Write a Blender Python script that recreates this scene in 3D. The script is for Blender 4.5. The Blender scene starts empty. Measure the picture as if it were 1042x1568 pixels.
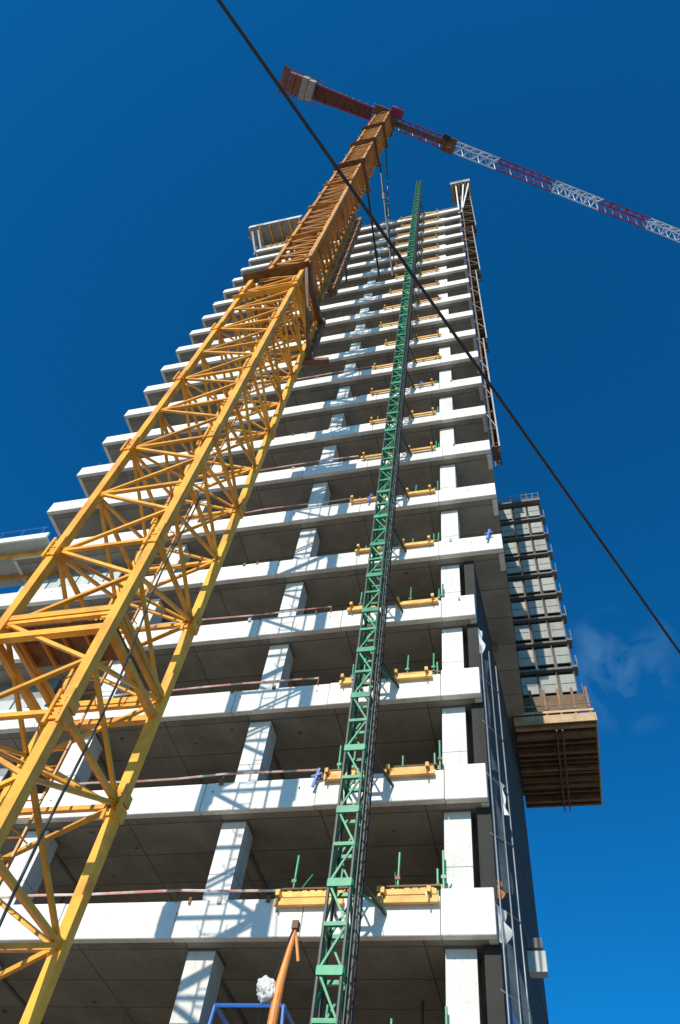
import bpy, math, random
from mathutils import Vector, Matrix
random.seed(7)
sc=bpy.context.scene
sc.view_settings.view_transform='Standard'
try: sc.view_settings.look='None'
except: pass
sc.view_settings.exposure=0

# ---------------- materials ----------------
def newmat(name):
    m=bpy.data.materials.new(name); m.use_nodes=True
    nt=m.node_tree; b=nt.nodes['Principled BSDF']
    return m,nt,b
def paint(name,col,rough=0.45,dirt=0.35,metal=0.0,scale=3.0,dirtcol=None,alpha=None):
    m,nt,b=newmat(name)
    n=nt.nodes; l=nt.links
    tc=n.new('ShaderNodeTexCoord')
    no=n.new('ShaderNodeTexNoise'); no.inputs['Scale'].default_value=scale; no.inputs['Detail'].default_value=8; no.inputs['Roughness'].default_value=0.65
    l.new(tc.outputs['Object'],no.inputs['Vector'])
    cr=n.new('ShaderNodeValToRGB'); cr.color_ramp.elements[0].position=0.36; cr.color_ramp.elements[1].position=0.56
    dc=dirtcol or tuple(c*(1-dirt) for c in col)
    cr.color_ramp.elements[0].color=(*dc,1); cr.color_ramp.elements[1].color=(*col,1)
    l.new(no.outputs['Fac'],cr.inputs['Fac'])
    geo=n.new('ShaderNodeNewGeometry')
    hs=n.new('ShaderNodeHueSaturation')
    mr=n.new('ShaderNodeMapRange'); mr.inputs['To Min'].default_value=0.78; mr.inputs['To Max'].default_value=1.12
    l.new(geo.outputs['Random Per Island'],mr.inputs['Value']); l.new(mr.outputs['Result'],hs.inputs['Value'])
    l.new(cr.outputs['Color'],hs.inputs['Color']); l.new(hs.outputs['Color'],b.inputs['Base Color'])
    b.inputs['Roughness'].default_value=rough; b.inputs['Metallic'].default_value=metal
    if alpha is not None: b.inputs['Alpha'].default_value=alpha
    return m
def concrete(name,base,stain=0.75,tint=(1,0.985,0.94),joints=None,streak=True):
    m,nt,b=newmat(name); n=nt.nodes; l=nt.links
    tc=n.new('ShaderNodeTexCoord')
    no=n.new('ShaderNodeTexNoise'); no.inputs['Scale'].default_value=0.9; no.inputs['Detail'].default_value=8; no.inputs['Roughness'].default_value=0.65
    l.new(tc.outputs['Object'],no.inputs['Vector'])
    mp=n.new('ShaderNodeMapping'); mp.inputs['Scale'].default_value=(6,6,0.5)
    l.new(tc.outputs['Object'],mp.inputs['Vector'])
    n2=n.new('ShaderNodeTexNoise'); n2.inputs['Scale'].default_value=1.0; n2.inputs['Detail'].default_value=4
    l.new(mp.outputs['Vector'],n2.inputs['Vector'])
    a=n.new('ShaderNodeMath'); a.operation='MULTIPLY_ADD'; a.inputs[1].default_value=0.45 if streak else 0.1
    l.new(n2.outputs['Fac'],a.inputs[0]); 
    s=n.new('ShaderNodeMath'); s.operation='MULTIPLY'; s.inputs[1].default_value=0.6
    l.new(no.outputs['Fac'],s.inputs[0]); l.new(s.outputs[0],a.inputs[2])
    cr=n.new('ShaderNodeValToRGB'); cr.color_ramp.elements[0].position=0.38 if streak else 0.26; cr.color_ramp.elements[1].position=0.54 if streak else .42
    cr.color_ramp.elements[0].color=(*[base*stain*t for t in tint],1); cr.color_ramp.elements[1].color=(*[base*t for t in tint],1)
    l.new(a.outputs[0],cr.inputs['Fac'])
    out=cr.outputs['Color']
    geo=n.new('ShaderNodeNewGeometry')
    hs=n.new('ShaderNodeHueSaturation')
    mr=n.new('ShaderNodeMapRange'); mr.inputs['To Min'].default_value=0.88; mr.inputs['To Max'].default_value=1.04
    l.new(geo.outputs['Random Per Island'],mr.inputs['Value']); l.new(mr.outputs['Result'],hs.inputs['Value'])
    l.new(out,hs.inputs['Color']); out=hs.outputs['Color']
    if joints:
        br=n.new('ShaderNodeTexBrick'); br.offset=0.0
        br.inputs['Scale'].default_value=1.0; br.inputs['Brick Width'].default_value=joints[0]; br.inputs['Row Height'].default_value=joints[1]
        br.inputs['Mortar Size'].default_value=0.02; br.inputs['Mortar Smooth'].default_value=0.3
        br.inputs['Color1'].default_value=(1,1,1,1); br.inputs['Color2'].default_value=(0.75,0.75,0.75,1); br.inputs['Mortar'].default_value=(0.35,0.33,0.3,1)
        l.new(tc.outputs['Object'],br.inputs['Vector'])
        mx=n.new('ShaderNodeMixRGB'); mx.blend_type='MULTIPLY'; mx.inputs['Fac'].default_value=0.9
        l.new(out,mx.inputs['Color1']); l.new(br.outputs['Color'],mx.inputs['Color2']); out=mx.outputs['Color']
    # small pits and spots
    vo=n.new('ShaderNodeTexNoise'); vo.inputs['Scale'].default_value=22; vo.inputs['Detail'].default_value=3
    l.new(tc.outputs['Object'],vo.inputs['Vector'])
    pr=n.new('ShaderNodeMapRange'); pr.inputs['From Min'].default_value=0.28; pr.inputs['From Max'].default_value=0.38; pr.inputs['To Min'].default_value=0.7; pr.inputs['To Max'].default_value=1.0
    l.new(vo.outputs['Fac'],pr.inputs['Value'])
    m2=n.new('ShaderNodeMixRGB'); m2.blend_type='MULTIPLY'; m2.inputs['Fac'].default_value=1
    l.new(out,m2.inputs['Color1']); l.new(pr.outputs['Result'],m2.inputs['Color2']); out=m2.outputs['Color']
    l.new(out,b.inputs['Base Color'])
    bu=n.new('ShaderNodeBump'); bu.inputs['Strength'].default_value=0.3; bu.inputs['Distance'].default_value=0.02
    n3=n.new('ShaderNodeTexNoise'); n3.inputs['Scale'].default_value=9; n3.inputs['Detail'].default_value=8
    l.new(tc.outputs['Object'],n3.inputs['Vector']); l.new(n3.outputs['Fac'],bu.inputs['Height']); l.new(bu.outputs['Normal'],b.inputs['Normal'])
    b.inputs['Roughness'].default_value=0.9
    return m
M={}
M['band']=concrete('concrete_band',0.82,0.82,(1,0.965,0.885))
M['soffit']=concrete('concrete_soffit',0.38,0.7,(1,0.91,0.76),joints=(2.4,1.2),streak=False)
M['col']=concrete('concrete_column',0.74,0.8,(1,0.965,0.89))
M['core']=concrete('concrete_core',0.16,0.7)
M['dark']=concrete('concrete_shaded_wall',0.035,0.7,(1,0.97,0.85))  # side wall's shade is put into this very dark base colour
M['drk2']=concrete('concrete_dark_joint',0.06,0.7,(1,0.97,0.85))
M['yel']=paint('crane_yellow',(0.88,0.41,0.03),0.42,0.3,scale=1.5,dirtcol=(0.66,0.26,0.025))
M['ora']=paint('mast_orange_brown',(0.62,0.25,0.025),0.5,0.4,scale=1.2,dirtcol=(0.38,0.14,0.02))
M['brn']=paint('rusty_brown_steel',(0.20,0.085,0.03),0.6,0.5)
M['red']=paint('jib_red',(0.27,0.025,0.085),0.45,0.35)
M['wht']=paint('jib_white',(0.75,0.77,0.78),0.45,0.15)
M['blk']=paint('black_steel',(0.02,0.02,0.022),0.5,0.3)
M['gry']=paint('grey_steel',(0.3,0.31,0.31),0.5,0.3,metal=0.3)
M['grn']=paint('hoist_green',(0.01,0.30,0.14),0.45,0.5,scale=2)
M['dgn']=paint('hoist_rail_dark',(0.03,0.05,0.04),0.5,0.4)
M['ply']=paint('yellow_formwork_timber',(0.82,0.46,0.09),0.55,0.3,scale=2,dirtcol=(0.62,0.27,0.04))
M['tan']=paint('plywood_tan',(0.5,0.33,0.17),0.65,0.3,scale=2)
M['joi']=paint('timber_joist_brown',(0.16,0.085,0.035),0.7,0.4,scale=3)
M['blu']=paint('blue_paint',(0.03,0.14,0.5),0.4,0.3)
M['rdr']=paint('faded_red_rail',(0.62,0.27,0.2),0.55,0.2,scale=1,dirtcol=(0.78,0.7,0.66))
M['orp']=paint('orange_boom',(0.8,0.26,0.04),0.4,0.2)
M['pan']=concrete('pale_wall_panel',0.55,0.85,(0.97,1,0.95))
M['win']=paint('dark_window',(0.02,0.024,0.024),0.3,0.2)
M['net']=paint('debris_netting',(0.10,0.13,0.15),0.8,0.3,scale=5,alpha=0.5)
M['sheet']=paint('white_sheet',(0.72,0.71,0.68),0.7,0.25,scale=4)
M['blast']=paint('ballast_concrete',(0.42,0.38,0.33),0.8,0.3)
M['grd']=concrete('ground_dirt',0.42,0.7,(1,0.91,0.76),streak=False)

# ---------------- mesh builder ----------------
class B:
    def __init__(s): s.v=[];s.f=[];s.m=[];s.mats=[]
    def mi(s,k):
        if k not in s.mats: s.mats.append(k)
        return s.mats.index(k)
    def box(s,x0,x1,y0,y1,z0,z1,k):
        n=len(s.v)
        s.v+=[(x0,y0,z0),(x1,y0,z0),(x1,y1,z0),(x0,y1,z0),(x0,y0,z1),(x1,y0,z1),(x1,y1,z1),(x0,y1,z1)]
        for q in ((0,3,2,1),(4,5,6,7),(0,1,5,4),(1,2,6,5),(2,3,7,6),(3,0,4,7)):
            s.f.append(tuple(n+i for i in q)); s.m.append(s.mi(k))
    def obox(s,c,ax,ay,az,k):
        c=Vector(c);ax=Vector(ax);ay=Vector(ay);az=Vector(az);n=len(s.v)
        for (i,j,w) in ((-1,-1,-1),(1,-1,-1),(1,1,-1),(-1,1,-1),(-1,-1,1),(1,-1,1),(1,1,1),(-1,1,1)):
            s.v.append(tuple(c+ax*i+ay*j+az*w))
        for q in ((0,3,2,1),(4,5,6,7),(0,1,5,4),(1,2,6,5),(2,3,7,6),(3,0,4,7)):
            s.f.append(tuple(n+i for i in q)); s.m.append(s.mi(k))
    def prism(s,poly,z0,z1,k,ktop=None):
        n=len(s.v);N=len(poly)
        s.v+=[(p[0],p[1],z0) for p in poly]+[(p[0],p[1],z1) for p in poly]
        s.f.append(tuple(n+i for i in reversed(range(N)))); s.m.append(s.mi(k))
        s.f.append(tuple(n+N+i for i in range(N))); s.m.append(s.mi(k))
        for i in range(N):
            j=(i+1)%N
            s.f.append((n+i,n+j,n+N+j,n+N+i)); s.m.append(s.mi(k))
    def tube(s,p,q,r,k,n=6,r2=None,rot=0.0):
        p=Vector(p);q=Vector(q);d=q-p
        if d.length<1e-6: return
        d.normalize()
        up=Vector((0,0,1)) if abs(d.z)<0.95 else Vector((0,1,0))
        a=d.cross(up).normalized(); b=d.cross(a).normalized()
        if r2 is None:r2=r
        o=len(s.v)
        for (c,rr) in ((p,r),(q,r2)):
            for i in range(n):
                t=2*math.pi*i/n+rot
                s.v.append(tuple(c+a*math.cos(t)*rr+b*math.sin(t)*rr))
        for i in range(n):
            j=(i+1)%n
            s.f.append((o+i,o+j,o+n+j,o+n+i)); s.m.append(s.mi(k))
        s.f.append(tuple(o+i for i in reversed(range(n)))); s.m.append(s.mi(k))
        s.f.append(tuple(o+n+i for i in range(n))); s.m.append(s.mi(k))
    def bar(s,p,q,w,k): s.tube(p,q,w*0.7071,k,4,rot=math.pi/4)
    def path(s,pts,r,k,n=6):
        for a,b in zip(pts[:-1],pts[1:]): s.tube(a,b,r,k,n)
    def obj(s,name,parent=None,smooth=False):
        me=bpy.data.meshes.new(name); me.from_pydata(s.v,[],s.f)
        for k in s.mats: me.materials.append(M[k])
        me.polygons.foreach_set('material_index',s.m); me.update()
        if smooth:
            for p in me.polygons: p.use_smooth=True
        o=bpy.data.objects.new(name,me); sc.collection.objects.link(o)
        if parent: o.parent=parent
        return o
def empty(name):
    e=bpy.data.objects.new(name,None); sc.collection.objects.link(e); return e

# ---------------- ground ----------------
g=B(); g.box(-3000,3000,-3000,3000,-0.5,0,'grd'); g.obj('ground')

# ---------------- main tower ----------------
D=14.0; XL=-19.2; YB=26.0
LV=[.5466,.7558,.972,1.1856,1.4005,1.632,1.870]
def zb(k):
    if k<0: r=.5466+.211*k
    elif k<=6: r=LV[k]
    else: r=1.870+.2322*(k-6)
    return 1.6+D*r
BH=0.76
KT=20
tower=empty('concrete_tower_under_construction')
slab=B(); band=B(); cols=B(); side=B(); deck=B(); post=B(); rail=B()
J=lambda a:random.uniform(-a,a)
for k in range(-2,KT+1):
    z=zb(k); zt=z+BH; znext=zb(k+1)
    low=k<=3
    xr=-1.02 if low else -0.03
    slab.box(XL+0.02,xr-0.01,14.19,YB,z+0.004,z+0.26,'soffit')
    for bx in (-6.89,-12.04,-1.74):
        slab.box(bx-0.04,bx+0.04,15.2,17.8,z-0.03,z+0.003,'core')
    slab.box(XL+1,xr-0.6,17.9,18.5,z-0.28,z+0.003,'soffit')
    # rebar stubs / hooks / patch marks on soffit
    for i in range(14):
        px=random.uniform(-18.5,xr-.3); py=random.uniform(14.5,17.6)
        s=random.uniform(.03,.12); slab.box(px,px+s,py,py+s*.7,z-0.012,z+0.003,random.choice(('core','joi','core')))
    xs=[XL,-16.6,-13.4,-10.1,-7.55,-4.85,-1.98,xr]
    xs=[xs[0]]+[q+J(.12) for q in xs[1:-1]]+[xs[-1]]
    for a,b in zip(xs[:-1],xs[1:]):
        dy=J(0.010); dz=J(0.012)
        top=zt+dz
        if b==xr:
            top=zt+(0.14 if low else 0.03)
        band.box(a+0.007,b-0.007,14.0+dy,14.18,z+J(0.006),top,'band')
    band.box(xr-0.18,xr,14.19,14.9,z+0.003,zt,'band')
    band.box(XL,XL+0.18,14.19,20.0,z+0.003,zt-0.01,'band')
    for i in range(9):
        hx=XL+1+i*2.15
        if hx<xr-.2: rail.tube((hx,13.975,z+0.5+J(.02)),(hx,13.995,z+0.5),0.018,'joi',8)
    if k<KT:
        for cx in (-1.74,-6.89,-12.04):
            jx=J(.015)
            cols.box(cx-0.29+jx,cx+0.29+jx,14.42,15.0,z+0.262,znext,'col')
            cols.box(cx-0.31,cx+0.31,14.40,15.02,znext-0.04,znext+0.002,'core')  # dark strip painting the slab's shadow at the column head
            cols.box(cx-0.293+jx,cx+0.293+jx,14.417,15.003,z+1.6,z+1.612,'core')
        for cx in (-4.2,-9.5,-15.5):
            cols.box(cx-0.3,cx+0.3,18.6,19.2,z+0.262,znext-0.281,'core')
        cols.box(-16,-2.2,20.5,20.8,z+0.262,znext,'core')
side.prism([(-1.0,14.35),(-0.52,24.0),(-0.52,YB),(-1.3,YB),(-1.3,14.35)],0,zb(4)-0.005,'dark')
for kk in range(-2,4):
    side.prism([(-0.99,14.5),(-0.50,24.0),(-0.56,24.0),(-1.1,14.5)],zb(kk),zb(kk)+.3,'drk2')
side.box(-0.9,-0.28,19.8,20.1,11.5,12.0,'pan'); side.box(-0.9,-0.34,19.85,20.1,12.1,12.35,'core')
side.box(-0.9,-0.25,19.8,20.1,9.3,9.9,'pan')
slab.obj('floor_slabs',tower); 
bo=band.obj('edge_beams',tower)
mod=bo.modifiers.new('bev','BEVEL'); mod.width=0.014; mod.segments=1; mod.limit_method='ANGLE'
cols.obj('columns',tower); side.obj('side_wall',tower)

for k in range(-2,KT+1):
    z=zb(k)+BH
    x0={1:-4.75,2:-4.7,3:-4.75,4:-4.8}.get(k,-5.2+J(0.3)); x1=-2.12+J(0.08)
    e=0.0 if k<9 else 0.25
    for (a,b) in ((x0,-3.95+J(.05)),(-3.3+J(.05),x1+e)):
        deck.box(a+J(.05),b+J(.05),13.86,13.94,z-0.19+J(.02),z-0.07,'ply')
        deck.box(a+0.1,b-0.05,14.02,14.10,z+0.05,z+0.16,'ply')
        deck.box(a-0.1,b-0.1,14.3,14.35,z+0.18,z+0.26,'ply')
        deck.box(a+0.05,b,14.16,14.20,z+0.29,z+0.33,'joi')
        deck.box(a-0.15,b+.05,14.42,14.46,z+0.38,z+0.48,'ply')
        deck.box(a-0.1,b-.1,14.62,14.66,z+0.52,z+0.60,'ply')
        for xx in (a+0.08,b-0.2):
            deck.box(xx,xx+0.08,13.74,14.5,z-0.065,z+0.045,'ply')
            deck.box(xx+0.02,xx+0.05,13.80,13.835,z-0.24,z-0.07,'brn')
        nn=int((b-a)/0.16)
        for i in range(nn):
            xx=a+0.1+i*0.16; deck.box(xx,xx+0.03,14.21,14.29,z+0.08,z+0.33,'joi')
    for px in (x0+0.25,-4.15,-2.95,x1-0.05,x1+0.06):
        h=random.choice((0.7,0.9,1.1))
        post.tube((px,14.27,z),(px+J(.03),14.27+J(.03),z+h),0.026,'grn',6)
        post.box(px-0.05,px+0.05,14.23,14.31,z+h*0.45,z+h*0.45+0.07,random.choice(('grn','grn','brn')))
        if random.random()<.6: post.tube((px,14.27,z+0.1),(px+J(.3),14.6,z+h*.8),0.018,'grn',5)
    for i in range(4):
        px=random.uniform(-9,-1.2)
        post.box(px,px+random.uniform(.04,.12),13.96,13.985,z-0.08,z+0.06,random.choice(('brn','gry','joi')))
    for i in range(8):
        px=-18.5+i*1.7
        if k>6: post.tube((px,14.1,z),(px,14.1,z+0.5),0.014,'brn',4)
    if k in (-1,0,1,2,3,5,6,9):
        xa=-12 ; xb=-5.3 if k!=1 else -4.9
        pts=[(xa+(xb-xa)*i/6,13.93+J(.02),z+0.16+J(.03)) for i in range(7)]
        for a,b in zip(pts[:-1],pts[1:]): rail.tube(a,b,0.027,'rdr',5)
        for p in pts[::2]: rail.tube((p[0],13.96,p[2]-0.22),(p[0],13.96,p[2]+0.05),0.018,'brn',5)
    if k in (1,2,4,5,8):
        px={1:-4.95,2:-4.3,4:-0.5,5:-4.6,8:-2.9}[k]
        rail.bar((px,13.88,z-0.35),(px+0.12,13.85,z+0.12),0.06,'blu'); rail.bar((px-.05,13.85,z-0.1),(px+0.2,13.85,z-0.02),0.045,'blu')
for k in range(-1,KT):
    z=zb(k)+.262
    for i in range(5):
        px=random.uniform(-18,-1.5); py=random.uniform(16.3,17.5)
        post.tube((px,py,z),(px+J(.04),py,zb(k+1)),0.03,random.choice(('gry','joi','brn')),6)
deck.obj('edge_formwork_timbers',tower); post.obj('guard_posts',tower); rail.obj('edge_rails',tower)

inf=B()
for k in (1,2,3,4):
    z=zb(k)
    x=XL+0.5
    while x<-14.6:
        inf.box(x,x+0.55,14.9,14.98,z+0.27,zb(k+1)-0.9 if k!=4 else zb(k+1)-0.6,'pan'); x+=0.62
    inf.box(XL+0.4,-14.5,15.0,15.1,z+0.27,zb(k+1)-0.01,'gry')
z=zb(5)+BH
inf.box(XL-3.5,XL+1.8,13.4,15.5,z-0.62,z-0.5,'pan'); inf.box(XL-3.5,XL+1.9,13.3,13.38,z-0.72,z-0.4,'wht')
inf.box(XL-3.5,XL+1.7,13.9,14.0-.02,z-0.9,z-0.63,'ply'); inf.box(XL-3.5,XL+1.7,14.9,15.0,z-0.9,z-0.63,'ply')
for i in range(6):
    xx=XL-3.4+i*0.95; inf.tube((xx,13.45,z-0.5),(xx,13.45,z+0.3),0.025,'blu')
inf.tube((XL-3.5,13.45,z+0.28),(XL+1.5,13.45,z+0.28),0.025,'blu')
inf.obj('left_infill_and_ledge',tower)

# top platforms
tp=B(); zt=zb(KT)+BH
def platform(x0,x1,y0,y1,z,ma='gry',fh=0.75):
    tp.box(x0,x1,y0,y1,z,z+0.12,ma)
    n=6
    for i in range(n):
        x=x0+0.1+(x1-x0-0.3)*i/(n-1); tp.box(x,x+0.12,y0+.05,y1,z-0.22,z-0.005,'ply')
    for zz in (0.55,1.1):
        tp.tube((x0,y0,z+zz),(x1,y0,z+zz),0.03,'gry'); tp.tube((x0,y0,z+zz),(x0,y1,z+zz),0.03,'gry')
    m=int((x1-x0)/0.8)+1
    for i in range(m+1):
        x=x0+(x1-x0)*i/m; tp.tube((x,y0,z),(x,y0,z+1.15),0.03,'gry')
    for i in range(m):
        xa=x0+(x1-x0)*i/m; xb=x0+(x1-x0)*(i+1)/m
        tp.box(xa+.01,xb-.01,y0-0.07,y0-0.04,z-0.05,z+fh+J(.06),'blast' if i%3==1 else 'pan')
platform(-20.6,-15.2,12.7,14.6,78.3)
for x in (-20.2,-19.6):
    tp.bar((x,13.0,78.0),(x+0.7,14.2,zt+.4),0.12,'pan'); tp.bar((x+.2,14.4,78.0),(x+.6,14.4,zt),0.12,'gry')
    tp.bar((x,13.1,76.0),(x+.5,14.4,77.8),0.08,'gry')
tp.box(-19.2,-15.0,14.45,14.6,75.6,78.0,'ply'); tp.box(-18.9,-14.0,15.2,15.3,zt,78.0,'core')
for i in range(8): tp.bar((-19+i*.6,14.4,zt),(-19+i*.6,14.4,78.0),0.09,'brn')
platform(-0.6,1.25,13.0,14.8,80.2,fh=.4)
for x in (-0.1,0.6,1.1):
    tp.bar((x,13.2,80.0),(min(x,0.1),14.3,zt-1),0.12,'wht'); tp.bar((x,14.5,80),(x*0.5,14.5,zt-4),0.12,'gry')
for x in (-1.74,-6.89,-12.04): tp.box(x-.3,x+.3,14.45,15.05,zt,zt+1.6,'col')
for i in range(34):
    x=-19+i*0.57; tp.tube((x,14.1,zt),(x,14.1,zt+1.1+random.random()*.5),0.022,'brn',5)
tp.tube((-19,14.1,zt+0.55),(0,14.1,zt+0.55),0.025,'tan',5); tp.tube((-19,14.1,zt+1.05),(0,14.1,zt+1.05),0.025,'tan',5)
tp.box(-4.9,-2.6,13.9,14.4,zt+0.1,zt+0.3,'ply')
tp.obj('roof_platforms',tower)

# side protection screen
ss=B()
tiers=[(28.0,40.0,0.10,0.34),(40.0,53.0,0.12,0.52),(53.0,66.0,0.14,0.8),(66.0,80.0,0.2,1.1)]
M['scr']=paint('screen_mesh_panel',(0.08,0.10,0.07),0.8,0.4,scale=2)
for (z0,z1,xa,xb) in tiers:
    ss.box(xa,xa+0.05,14.1,14.7,z0,z1,'joi')
    ss.box(xb-0.05,xb,14.3,14.9,z0,z1,'scr')
    ss.box(xa+.06,xb-.06,14.75,14.8,z0,z1,'scr')
    for yy in (14.05,14.95):
        ss.bar((xb-.02,yy,z0),(xb-.02,yy,z1),0.06,'gry'); ss.bar((xa,yy,z0),(xa,yy,z1),0.07,'joi')
    z=z0;i=0
    while z<z1:
        ss.bar((0.0,14.05,z),(xb,14.05,z+0.02),0.05,'joi'); ss.box(0.02,xb-.06,14.1,14.7,z+.05,z+0.09,'joi')
        if i%2: ss.bar((0.0,14.05,z+1.4),(xb,14.05,z+0.02),0.035,'gry')
        z+=1.55;i+=1
ss.obj('side_protection_screen',tower)

# netting on lower right corner
nt_=B()
def sheet(xb,y0,z0,z1,w,k,amp=0.07,n=26,m=6):
    o=len(nt_.v); ph=random.random()*6
    for i in range(n+1):
        t=i/n; z=z0+(z1-z0)*t
        for j in range(m+1):
            u=j/m
            x=xb+u*w*0.8*(1-0.5*math.sin(t*3.1+ph)**2)+amp*math.sin(t*11+ph+u*2)*u
            y=y0+u*w*0.9+amp*math.cos(t*9+u*4+ph)
            nt_.v.append((x,y,z))
    for i in range(n):
        for j in range(m):
            a=o+i*(m+1)+j
            nt_.f.append((a,a+1,a+m+2,a+m+1)); nt_.m.append(nt_.mi(k))
sheet(-0.98,14.08,16.7,17.7,0.16,'sheet',0.03)
sheet(-0.96,14.1,13.0,16.6,0.2,'net',0.04)
sheet(-0.74,14.2,11.9,12.7,0.12,'sheet',0.03)
sheet(-0.96,14.1,10.2,12.9,0.35,'net',0.05)
sheet(-0.96,13.97,9.9,10.3,0.12,'orp',0.05)
sheet(-0.98,14.0,9.1,9.8,0.25,'sheet',0.05)
sheet(-0.95,14.1,4,9.2,0.4,'net')
sheet(-0.93,14.2,7.2,8.3,0.25,'blu',0.05)
for x,y in ((-0.72,14.15),(-0.9,13.93),(-0.6,14.7)):
    nt_.tube((x,y,0),(x-0.03,y,16.8),0.016,'gry')
for i in range(11):
    z=1.5*i+0.8; nt_.tube((-1.02,13.98,z),(-0.6,14.7,z+J(.2)),0.013,'gry',5)
nt_.obj('debris_netting',tower,True)

# ---------------- rear wing + platform ----------------
rt=empty('rear_apartment_wing')
r=B()
zr0=22.5; rows=9; rh=1.545; xr0,xr1=-3.0,2.05
M['pan2']=concrete('grey_spandrel_panel',0.34,0.8,(0.99,1,0.92))
r.box(xr0,xr1-0.08,22.35,YB+0.5,zr0,zr0+rows*rh,'win')
for i in range(rows):
    z=zr0+i*rh
    r.box(xr0,xr1+0.02,22.14,22.34,z,z+0.10,'core')
    xx=-1.55
    while xx<xr1-0.1:
        a=xx+0.05;b=min(xx+0.66,xr1-0.05)
        r.box(a,b,22.22,22.28,z+0.40,z+1.30,'pan2')
        r.box(a+.03,b-.03,22.205,22.215,z+0.82,z+0.84,'win')
        r.box(b+.01,b+0.045,22.26,22.34,z+0.10,z+rh,'joi')
        xx+=0.74
    r.box(xr1-.05,xr1+0.16,22.1,22.6,z+0.02,z+0.12,'core')
    for zz in (0.35,0.62): r.tube((xr1+0.15,22.1,z+zz),(xr1+0.15,22.6,z+zz),0.015,'gry',5)
    r.tube((xr1+0.15,22.12,z),(xr1+0.15,22.12,z+0.65),0.018,'gry',5)
zt2=zr0+rows*rh
r.box(xr0,xr1+0.1,22.0,YB+.5,zt2,zt2+0.2,'core')
for i in range(9): r.tube((-0.3+i*0.3,22.05,zt2),(-0.3+i*0.3,22.05,zt2+0.75),0.018,'gry',5)
for zz in (0.4,0.75): r.tube((-0.6,22.05,zt2+zz),(2.15,22.05,zt2+zz),0.018,'gry',5)
r.obj('wing_facade',rt)
r=B()
zp=20.75
r.box(-0.45,2.32,21.5,26.2,zp+0.12,zp+0.16,'joi')
r.box(-0.45,2.34,21.44,21.49,zp-0.02,zp+0.34,'tan')
r.box(-0.45,2.34,21.40,21.43,zp+0.40,zp+0.5,'tan')
r.box(2.35,2.40,21.45,26.2,zp-0.02,zp+0.34,'tan')
yy=21.65
while yy<26.1:
    r.box(-0.44,2.34,yy,yy+0.1,zp-0.06,zp+0.115,'joi' if random.random()<.85 else 'tan'); yy+=0.27
for yy in (21.9,22.8,23.7,24.6,25.5): r.box(-0.43,2.33,yy,yy+0.13,zp-0.2,zp-0.065,'brn')
for x in (0.95,1.15): r.box(x,x+0.05,21.6,26.1,zp-0.26,zp-0.205,'brn')
for i in range(6):
    x=-0.3+i*0.5; r.box(x,x+0.09,21.6,21.7,zp+0.17,zr0,'brn')
r.box(-0.4,2.2,21.9,22.0,zp+0.9,zr0-0.05,'joi')
for zz in (0.8,): r.tube((-.4,21.45,zp+zz),(2.35,21.45,zp+zz),0.02,'gry',5)
r.obj('cantilever_formwork_platform',rt)

# ---------------- tower crane ----------------
crane=empty('tower_crane')
CX,CY=-7.13,7.7
def mast(b,s,z0,z1,step,leg,hor,dia,k,gus=2,kd=None):
    kd=kd or k
    h=s/2
    c=[(-h,-h),(h,-h),(h,h),(-h,h)]
    for (x,y) in c:
        b.box(CX+x-leg/2,CX+x+leg/2,CY+y-leg/2,CY+y+leg/2,z0,z1,k)
    z=z0;i=0
    while z<z1-0.01:
        zn=min(z+step,z1)
        for f in range(4):
            a=c[f];d=c[(f+1)%4]
            A=Vector((CX+a[0],CY+a[1],z));Bv=Vector((CX+d[0],CY+d[1],z))
            e=(Bv-A).normalized()*leg*0.45
            b.bar(A+e,Bv-e,hor,k)
            dz=Vector((0,0,zn-z))
            if f%2==0:
                b.bar(A+e,Bv+dz*0.5-e,dia,kd); b.bar(Bv+dz*0.5-e,A+dz+e,dia,kd)
            else:
                b.bar(Bv-e,A+dz*0.5+e,dia,kd); b.bar(A+dz*0.5+e,Bv+dz-e,dia,kd)
            for (Q,sg) in ((A,1),(Bv,-1)):
                b.obox(Q+e*sg*2.2,(Bv-A).normalized()*leg*0.5,Vector((0,0,leg*0.55)),(Bv-A).normalized().cross(Vector((0,0,1)))*0.012,kd)
        if gus and i%gus==0:
            for (x,y) in c:
                g=leg*0.70
                b.box(CX+x-g,CX+x+g,CY+y-g,CY+y+g,z-0.22,z-0.02,k)
                b.box(CX+x-g,CX+x+g,CY+y-g,CY+y+g,z+0.02,z+0.22,k)
                for sx in (-1,1):
                    b.box(CX+x+sx*g*0.9-0.025,CX+x+sx*g*0.9+0.025,CY+y-g-0.035,CY+y-g+.01,z-0.30,z+0.30,kd)
                    for q in (-.14,-.08,.08,.14): b.tube((CX+x+sx*g*.5,CY+y-g-.02,z+q),(CX+x+sx*g*.5,CY+y-g+.005,z+q),0.014,'brn',6)
            b.bar((CX-h,CY-h,z),(CX+h,CY+h,z),dia*0.8,kd)
        z=zn;i+=1
m=B()
mast(m,2.04,0.05,30.6,2.07,0.165,0.075,0.062,'yel',gus=2)
for zz in (10.05,10.5):
    for sy in (-1,1):
        m.bar((CX-1.02,CY+sy*1.02,zz),(CX+1.02,CY+sy*1.02,zz),0.12,'yel'); m.bar((CX+sy*1.02,CY-1.02,zz),(CX+sy*1.02,CY+1.02,zz),0.119,'yel')
m.obj('lower_mast',crane)
m=B()
mast(m,1.55,29.5,97.0,1.32,0.17,0.11,0.08,'ora',gus=3,kd='ora')
for (z0,z1) in ((0.2,97),):
    for x in (-0.2,0.2): m.tube((CX+x,CY+0.35,z0),(CX+x,CY+0.35,z1),0.025,'ora',5)
    z=z0
    while z<z1: m.tube((CX-.2,CY+.35,z),(CX+.2,CY+.35,z),0.014,'ora',4); z+=0.3
z=1
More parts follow.
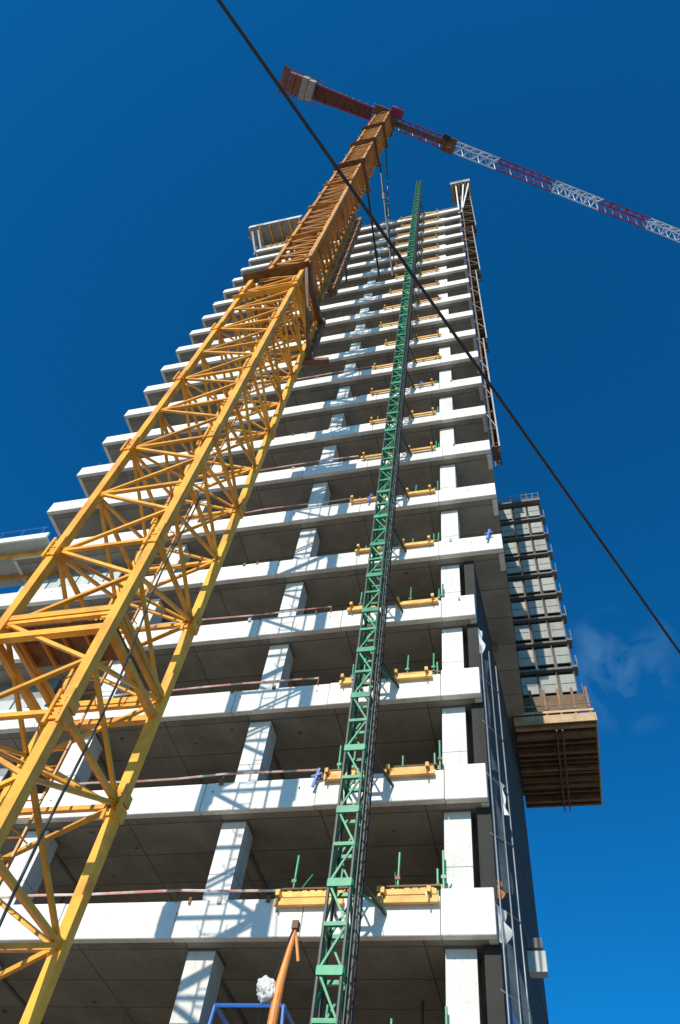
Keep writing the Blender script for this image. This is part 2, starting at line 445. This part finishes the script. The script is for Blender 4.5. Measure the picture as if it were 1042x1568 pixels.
while z<97:
    for a in range(6):
        t0=math.pi*(a/6)+math.pi; t1=math.pi*((a+1)/6)+math.pi
        m.tube((CX+.33*math.cos(t0),CY+.35+.5*math.sin(t0),z),(CX+.33*math.cos(t1),CY+.35+.5*math.sin(t1),z),0.012,'ora',4)
    z+=0.9
for i in range(16):
    z=10.3 if i==0 else 30+i*4.3
    w=0.9 if z<30 else 0.68
    s=1 if i%2 else -1
    m.box(CX-w,CX+w,CY+(0.05 if s>0 else -w),CY+(w if s>0 else -0.05),z+0.1,z+0.13,'brn')
    for q in range(5): m.box(CX-w+q*w*.45,CX-w+q*w*.45+.05,CY+(0.05 if s>0 else -w),CY+(w if s>0 else -0.05),z+0.03,z+0.098,'ora')
m.tube((CX+.5,CY-.3,0),(CX+.5,CY-.3,97),0.035,'blk',6)
m.obj('upper_mast',crane)
m=B()
def collar(z,s,d,w,k):
    h=s/2
    for sy in (-1,1):
        m.box(CX-h-w,CX+h+w,CY+sy*h-w/2,CY+sy*h+w/2,z,z+d,k)
        m.box(CX-h-w,CX+h+w,CY+sy*h-w,CY+sy*h+w,z-0.03,z-0.001,k)
        m.box(CX+sy*h-w/2,CX+sy*h+w/2,CY-h+w/2+.003,CY+h-w/2-.003,z+.01,z+d-.01,k)
collar(30.5,2.3,0.42,0.2,'brn'); collar(28.1,2.22,0.12,0.1,'yel')
m.bar((CX+1.2,CY+1.2,30.4),(CX+1.2,CY+1.3,26.9),0.24,'brn')
m.bar((CX+1.2,CY-1.1,30.4),(CX+1.2,CY+1.2,27.0),0.12,'brn')
m.bar((CX+0.9,CY+1.3,27.0),(CX+1.9,CY+1.4,26.9),0.22,'brn')
for z in (59,71,83): collar(z,1.95,0.3,0.18,'brn')
for zz in (38,45,52): collar(zz,1.7,0.14,0.12,'ora')
for s in ((1,1),(1,-1)):
    m.box(CX+.87,CX+1.0,CY+s[1]*.9-.08,CY+s[1]*.9+.08,33,50,'ora')
m.box(CX+0.90,CX+1.25,CY+1.02,CY+1.4,35.0,50,'brn')
for i in range(10):
    m.box(CX+.86,CX+1.28,CY+0.96,CY+1.43,35.5+i*1.5,35.6+i*1.5,'ora')
m.bar((CX+1.0,CY+1.2,35),(CX+.8,CY+.8,32),0.12,'brn')
def tie(p,q,r):
    p=Vector(p);q=Vector(q); m.tube(p,q,r,'blk',6); m.tube(p.lerp(q,.3),p.lerp(q,.36),r*2,'brn',6); m.tube(p.lerp(q,.7),p.lerp(q,.78),r*1.8,'blk',6)
tie((CX+1.05,CY+1.0,71.1),(-5.2,14.0,55.3),0.06); tie((CX+1.05,CY+1.0,71.1),(-5.7,14.0,63),0.06)
tie((CX+.9,CY+1.0,59.1),(-6.2,14.0,56),0.07); tie((CX-.9,CY+1.0,59.1),(-8.6,14.0,56),0.07)
tie((CX+.9,CY+1.0,83),(-6.2,14.0,70),0.05)
m.obj('collars_and_ties',crane)

# jib
U=Vector((.8545,.519,0)); V=Vector((-.519,.8545,0)); Z=Vector((0,0,1)); C=Vector((CX,CY,0))
def P(u,v,z): return C+U*u+V*v+Z*z
j=B()
zb0=99.6;zt0=101.0;w=0.62
u=1.2; i=0
j_end=52
while u<j_end:
    k='red' if u<8 else ('wht' if int((u-8)//6.15)%2==0 else 'red')
    st=1.025 if u>=8 else 0.85
    u2=min(u+st,8) if u<8 else u+st
    for s in (-1,1):
        j.bar(P(u,s*w,zb0),P(u2,s*w,zb0),0.13,k)
        j.bar(P(u,s*w,zb0),P((u+u2)/2,0,zt0),0.06,k); j.bar(P((u+u2)/2,0,zt0),P(u2,s*w,zb0),0.06,k)
    j.bar(P(u,0,zt0),P(u2,0,zt0),0.14,k)
    j.bar(P(u,-w,zb0),P(u,w,zb0),0.06,k)
    j.bar(P(u,-w if i%2 else w,zb0),P(u2,w if i%2 else -w,zb0),0.07,k)
    if u<8: j.obox(P((u+u2)/2,0.0,zb0+.02),U*(u2-u)*.46,V*0.28,Z*0.03,'brn')
    u=u2;i+=1
j.bar(P(1,0,zt0-.2),P(j_end,0,zt0-0.4),0.03,'blk')
j.obj('jib',crane)
j=B()
j.obox(P(8.0,0,zb0-0.35),U*0.75,V*0.85,Z*0.16,'brn'); j.obox(P(7.4,-.7,zb0-0.7),U*0.4,V*0.3,Z*0.25,'blk')
for s in (-.5,.5):
    j.tube(P(8.2,s,zb0-.5),P(8.0,s*.4,zb0-3.0),0.02,'blk',5)
j.obox(P(8,0,zb0-3.2),U*0.25,V*0.12,Z*0.35,'red')
j.obj('trolley_and_hook',crane)
j=B()
j.tube(P(0,0,97.0),P(0,0,97.5),1.0,'brn',20); j.tube(P(0,0,97.5),P(0,0,98.0),0.9,'ora',20)
j.obox(P(0,0,98.9),U*0.9,V*0.7,Z*0.9,'red'); 
j.bar(P(-.5,.4,99.8),P(0,0,102.2),0.2,'red'); j.bar(P(.5,-.4,99.8),P(0,0,102.2),0.2,'red'); j.bar(P(.6,0,102.0),P(-.6,0,102),0.3,'red')
j.obox(P(1.1,-1.2,98.6),U*0.7,V*0.5,Z*0.85,'red'); j.obox(P(1.4,-1.2,98.8),U*0.43,V*0.52,Z*0.5,'win')
for s in (-1,1):
    j.tube(P(-1.6,s*1.3,97.9),P(1.6,s*1.3,97.9),0.04,'gry',5)
j.obox(P(0,0,97.8),U*1.4,V*1.3,Z*0.04,'brn')
L=12.6
M['rst']=paint('counterjib_rust_red',(0.28,0.085,0.05),0.55,0.4,scale=1.5)
for s in (-1,1):
    j.bar(P(-1,s*.6,zb0),P(-L,s*.8,zb0),0.22,'red'); j.bar(P(-1,s*.65,zb0+1.1),P(-L+2,s*.85,zb0+1.1),0.06,'gry')
for i in range(15):
    u=-1-i*0.8
    j.bar(P(u,-.72,zb0),P(u,.72,zb0),0.1,'red'); j.bar(P(u,-.72,zb0),P(u-.8,.72,zb0),0.06,'brn')
    for s in (-1,1): j.tube(P(u,s*.75,zb0),P(u,s*.8,zb0+1.1),0.03,'gry',5)
j.obox(P(-5.2,0,zb0+.12),U*3.6,V*.6,Z*0.03,'brn')
for i in range(4):
    j.obox(P(-9.0-i*0.75,0,zb0-0.55 if i<2 else zb0-.35),U*0.34,V*(1.05 if i!=1 else 1.15),Z*(0.95 if i<2 else .8),'blast' if i in (0,1) else 'rst')
j.obox(P(-7.0,0.3,zb0+.75),U*0.9,V*.6,Z*.5,'gry')
j.obox(P(-12.2,0,zb0),U*.4,V*1.35,Z*.12,'rst'); 
for s in (-1,1): j.bar(P(-7.5,s*1.2,zb0-.1),P(-12.6,s*1.35,zb0-.1),0.1,'rst')
j.bar(P(0,0,102.1),P(-10.5,0,zb0+.5),0.08,'red'); j.bar(P(0,0,102.1),P(9,0,zt0),0.06,'red')
j.obj('slewing_head_and_counter_jib',crane)
m=B()
p0=Vector((-4.47,5.5,4.66)); p1=Vector((-5.55,6.6,11.2)); dd=p1-p0
pts=[]
for i in range(25):
    t=-0.68+i*(1.55+.68)/24
    p=p0+dd*t; p=p+Vector((0.05*math.sin(i*.6),0,0)); pts.append(p)
m.path(pts,0.016,'blk',6)
m.obj('loose_cable',crane,True)
m=B(); m.box(CX-2.6,CX+2.6,CY-2.6,CY+2.6,0,0.049,'blast'); m.obj('crane_footing',crane)

# ---------------- hoist mast ----------------
hoist=empty('construction_hoist_mast')
h=B(); hx0,hx1,hy0,hy1=-3.80,-3.40,12.35,12.75; H=82.5
cs=[(hx0,hy0),(hx1,hy0),(hx1,hy1),(hx0,hy1)]
for (x,y) in cs: h.tube((x,y,0),(x,y,H),0.034,'dgn' ,6)
z=0.3;i=0
while z<H-0.7:
    for f in range(4):
        a=cs[f];b=cs[(f+1)%4]
        h.bar((a[0],a[1],z),(b[0],b[1],z),0.07,'grn')
        if i%2==0: h.bar((a[0],a[1],z),(b[0],b[1],z+0.75),0.036,'grn')
        else: h.bar((b[0],b[1],z),(a[0],a[1],z+0.75),0.036,'grn')
    if i%2==0:
        h.box(hx0-.02,hx1+.02,hy0-.05,hy0-.036,z-.09,z+.06,'grn')
        for (x,y) in cs: h.tube((x,y,z-.05),(x,y,z+.05),0.047,'grn',6)
    z+=0.75;i+=1
h.box(hx1+0.036,hx1+0.065,hy0+.15,hy0+.22,0,H-1,'dgn')
lx=hx1+0.10
for y in (12.58,12.84): h.tube((lx,y,0),(lx,y,H-6),0.022,'blk',6)
z=0.2
while z<H-6:
    h.tube((lx,12.58,z),(lx,12.84,z),0.012,'blk',4); h.tube((hx1,12.6,z),(lx,12.62,z),0.012,'dgn',4); z+=0.35
for i in range(420):
    t0=i*0.9;t1=(i+1)*0.9; za=i*0.06; 
    h.tube((lx+.03+.025*math.cos(t0),12.45+.025*math.sin(t0),za),(lx+.03+.025*math.cos(t1),12.45+.025*math.sin(t1),za+.06),0.009,'blk',4)
for k in range(-1,KT+1,1):
    z=zb(k)+0.4
    h.bar((hx0,hy1,z),(hx0-0.3,13.99,z),0.05,'dgn'); h.bar((hx1,hy1,z),(hx1+.3,13.99,z),0.05,'dgn')
    if k%2==0: h.bar((hx0,hy1,z+.02),(hx1+.3,13.98,z+.05),0.045,'grn')
h.box(hx0-.6,hx1+.6,hy0-.5,hy1+.5,0,.25,'blast')
h.obj('hoist_lattice',hoist)

# ---------------- overhead cable ----------------
oc=empty('overhead_power_line')
c=B()
a0=Vector((-1.86,-.62,9.6)); a1=Vector((2.13,7.78,9.6)); d=a1-a0
def cp(t):
    s=0.22*((t-0.5)**2-0.25)*0.5
    return a0+d*t+Vector((0,0,s))
N=160; t0,t1=-2.2,3.4; nn=8
o=len(c.v)
ax=Vector((d.y,-d.x,0)).normalized(); up=Vector((0,0,1))
for i in range(N+1):
    p=cp(t0+(t1-t0)*i/N)
    for jn in range(nn):
        th=2*math.pi*jn/nn; c.v.append(tuple(p+ax*math.cos(th)*0.018+up*math.sin(th)*0.018))
for i in range(N):
    for jn in range(nn):
        j2=(jn+1)%nn; c.f.append((o+i*nn+jn,o+i*nn+j2,o+(i+1)*nn+j2,o+(i+1)*nn+jn)); c.m.append(c.mi('blk'))
c.obj('cable',oc,True)
c=B()
for p in (cp(t0),cp(t1)):
    c.tube((p.x,p.y,0),(p.x,p.y,p.z+.4),0.16,'joi',10,0.11); c.bar((p.x-.7,p.y,p.z-.08),(p.x+.7,p.y,p.z-.08),0.1,'joi')
c.obj('poles',oc)

# ---------------- boom lift ----------------
bl=empty('boom_lift')
b=B()
b.tube((-3.97,9,5.73),(-3.13,9,5.73),0.022,'blu'); b.tube((-3.97,9,5.73),(-4.05,9,4.7),0.022,'blu'); b.tube((-3.13,9,5.73),(-3.05,9,4.7),0.022,'blu')
b.tube((-3.97,9.8,5.73),(-3.13,9.8,5.73),0.022,'blu')
for x in (-3.97,-3.13): b.tube((x,9,5.73),(x,9.8,5.73),0.022,'blu'); b.tube((x,9.8,5.73),(x,9.8,4.7),0.022,'blu')
b.tube((-4.02,9,5.25),(-3.08,9,5.25),0.018,'blu'); b.box(-4.08,-3.02,8.97,9.85,4.62,4.7,'gry')
b.obj('basket',bl)
b=B()
b.tube((-3.24,9,5.3),(-3.22,9,5.95),0.06,'orp',10,0.055); b.tube((-3.22,9,5.95),(-3.13,9,6.62),0.052,'orp',10,0.028)
b.tube((-3.13,9,6.62),(-3.05,9.05,6.25),0.02,'orp',6); b.box(-3.17,-3.09,8.95,9.05,6.6,6.7,'brn')
b.tube((-3.14,8.95,6.6),(-3.33,9.0,5.9),0.008,'blk',5)
b.bar((-3.2,9.3,5.0),(-4.5,12.0,1.6),0.22,'orp'); b.bar((-4.5,12.0,1.6),(-3.4,10,1.1),0.26,'orp')
b.box(-4.3,-2.6,9.3,11.4,0.45,1.2,'orp'); b.box(-4.4,-2.5,9.2,11.6,0.35,0.449,'blk')
for x in (-4.4,-2.5):
    for y in (9.7,11.1): b.tube((x-.13,y,.4),(x+.13,y,.4),0.4,'blk',18)
b.obj('arm_and_chassis',bl)
import bmesh
bm=bmesh.new(); bmesh.ops.create_icosphere(bm,subdivisions=5,radius=0.12)
from mathutils import noise
for v in bm.verts:
    n=noise.noise(v.co*10)*0.05+abs(noise.noise(v.co*22))*0.04-0.01
    v.co=v.co*(1+n/0.13); v.co.z*=1.15
me=bpy.data.meshes.new('sack'); bm.to_mesh(me); bm.free(); me.materials.append(M['sheet'])
so=bpy.data.objects.new('cloth_bundle',me); so.location=(-3.36,9.0,5.9); sc.collection.objects.link(so); so.parent=bl

# ---------------- sun, sky ----------------
el=math.radians(28)
az=0.085
L_=Vector((az,1,0)).normalized()*math.cos(el)+Vector((0,0,-math.sin(el)))
sl=bpy.data.lights.new('sun','SUN'); sl.energy=4.9; sl.angle=math.radians(0.53); sl.color=(1,0.93,0.81)
so=bpy.data.objects.new('sun',sl); so.rotation_euler=L_.to_track_quat('-Z','Y').to_euler(); sc.collection.objects.link(so)
w=bpy.data.worlds.new('World'); sc.world=w; w.use_nodes=True
n=w.node_tree.nodes; l=w.node_tree.links; bg=n['Background']
sky=n.new('ShaderNodeTexSky'); sky.sky_type='NISHITA'; sky.sun_disc=False; sky.sun_elevation=el; sky.sun_rotation=math.radians(180)+math.atan(az)
sky.air_density=1.0; sky.dust_density=0.5; sky.ozone_density=2.5
mul=n.new('ShaderNodeMixRGB'); mul.blend_type='MULTIPLY'; mul.inputs['Fac'].default_value=1; mul.inputs['Color2'].default_value=(0.05,0.95,1.6,1)
l.new(sky.outputs['Color'],mul.inputs['Color1'])
tc=n.new('ShaderNodeTexCoord')
no=n.new('ShaderNodeTexNoise'); no.inputs['Scale'].default_value=16; no.inputs['Detail'].default_value=7; no.inputs['Distortion'].default_value=0.6
l.new(tc.outputs['Generated'],no.inputs['Vector'])
dist=n.new('ShaderNodeVectorMath'); dist.operation='DISTANCE'; dist.inputs[1].default_value=(0.12,0.70,0.70)
l.new(tc.outputs['Generated'],dist.inputs[0])
mr=n.new('ShaderNodeMapRange'); mr.inputs['From Min'].default_value=0.0; mr.inputs['From Max'].default_value=0.08; mr.inputs['To Min'].default_value=0.8; mr.inputs['To Max'].default_value=0
l.new(dist.outputs['Value'],mr.inputs['Value'])
cr=n.new('ShaderNodeMapRange'); cr.inputs['From Min'].default_value=0.45; cr.inputs['From Max'].default_value=0.9
l.new(no.outputs['Fac'],cr.inputs['Value'])
mm=n.new('ShaderNodeMath'); mm.operation='MULTIPLY'; l.new(mr.outputs['Result'],mm.inputs[0]); l.new(cr.outputs['Result'],mm.inputs[1])
mix=n.new('ShaderNodeMixRGB'); mix.inputs['Color2'].default_value=(3,6,8.5,1)
l.new(mm.outputs[0],mix.inputs['Fac']); l.new(mul.outputs['Color'],mix.inputs['Color1'])
l.new(mix.outputs['Color'],bg.inputs['Color']); bg.inputs['Strength'].default_value=0.092

# ---------------- camera ----------------
X=Vector((.9705,.1270,.2051)); Y=Vector((.2165,-.8333,-.5087)); Zv=X.cross(Y).normalized(); Y=Zv.cross(X).normalized(); X.normalize()
cam=bpy.data.cameras.new('camera'); co=bpy.data.objects.new('camera',cam); sc.collection.objects.link(co)
R=Matrix((X,Y,Zv))
co.matrix_world=Matrix.Translation((0,0,1.6))@R.to_4x4()
cam.sensor_fit='VERTICAL'; cam.sensor_height=36; cam.lens=1156/1568*36; cam.clip_end=8000; cam.clip_start=0.05
sc.camera=co
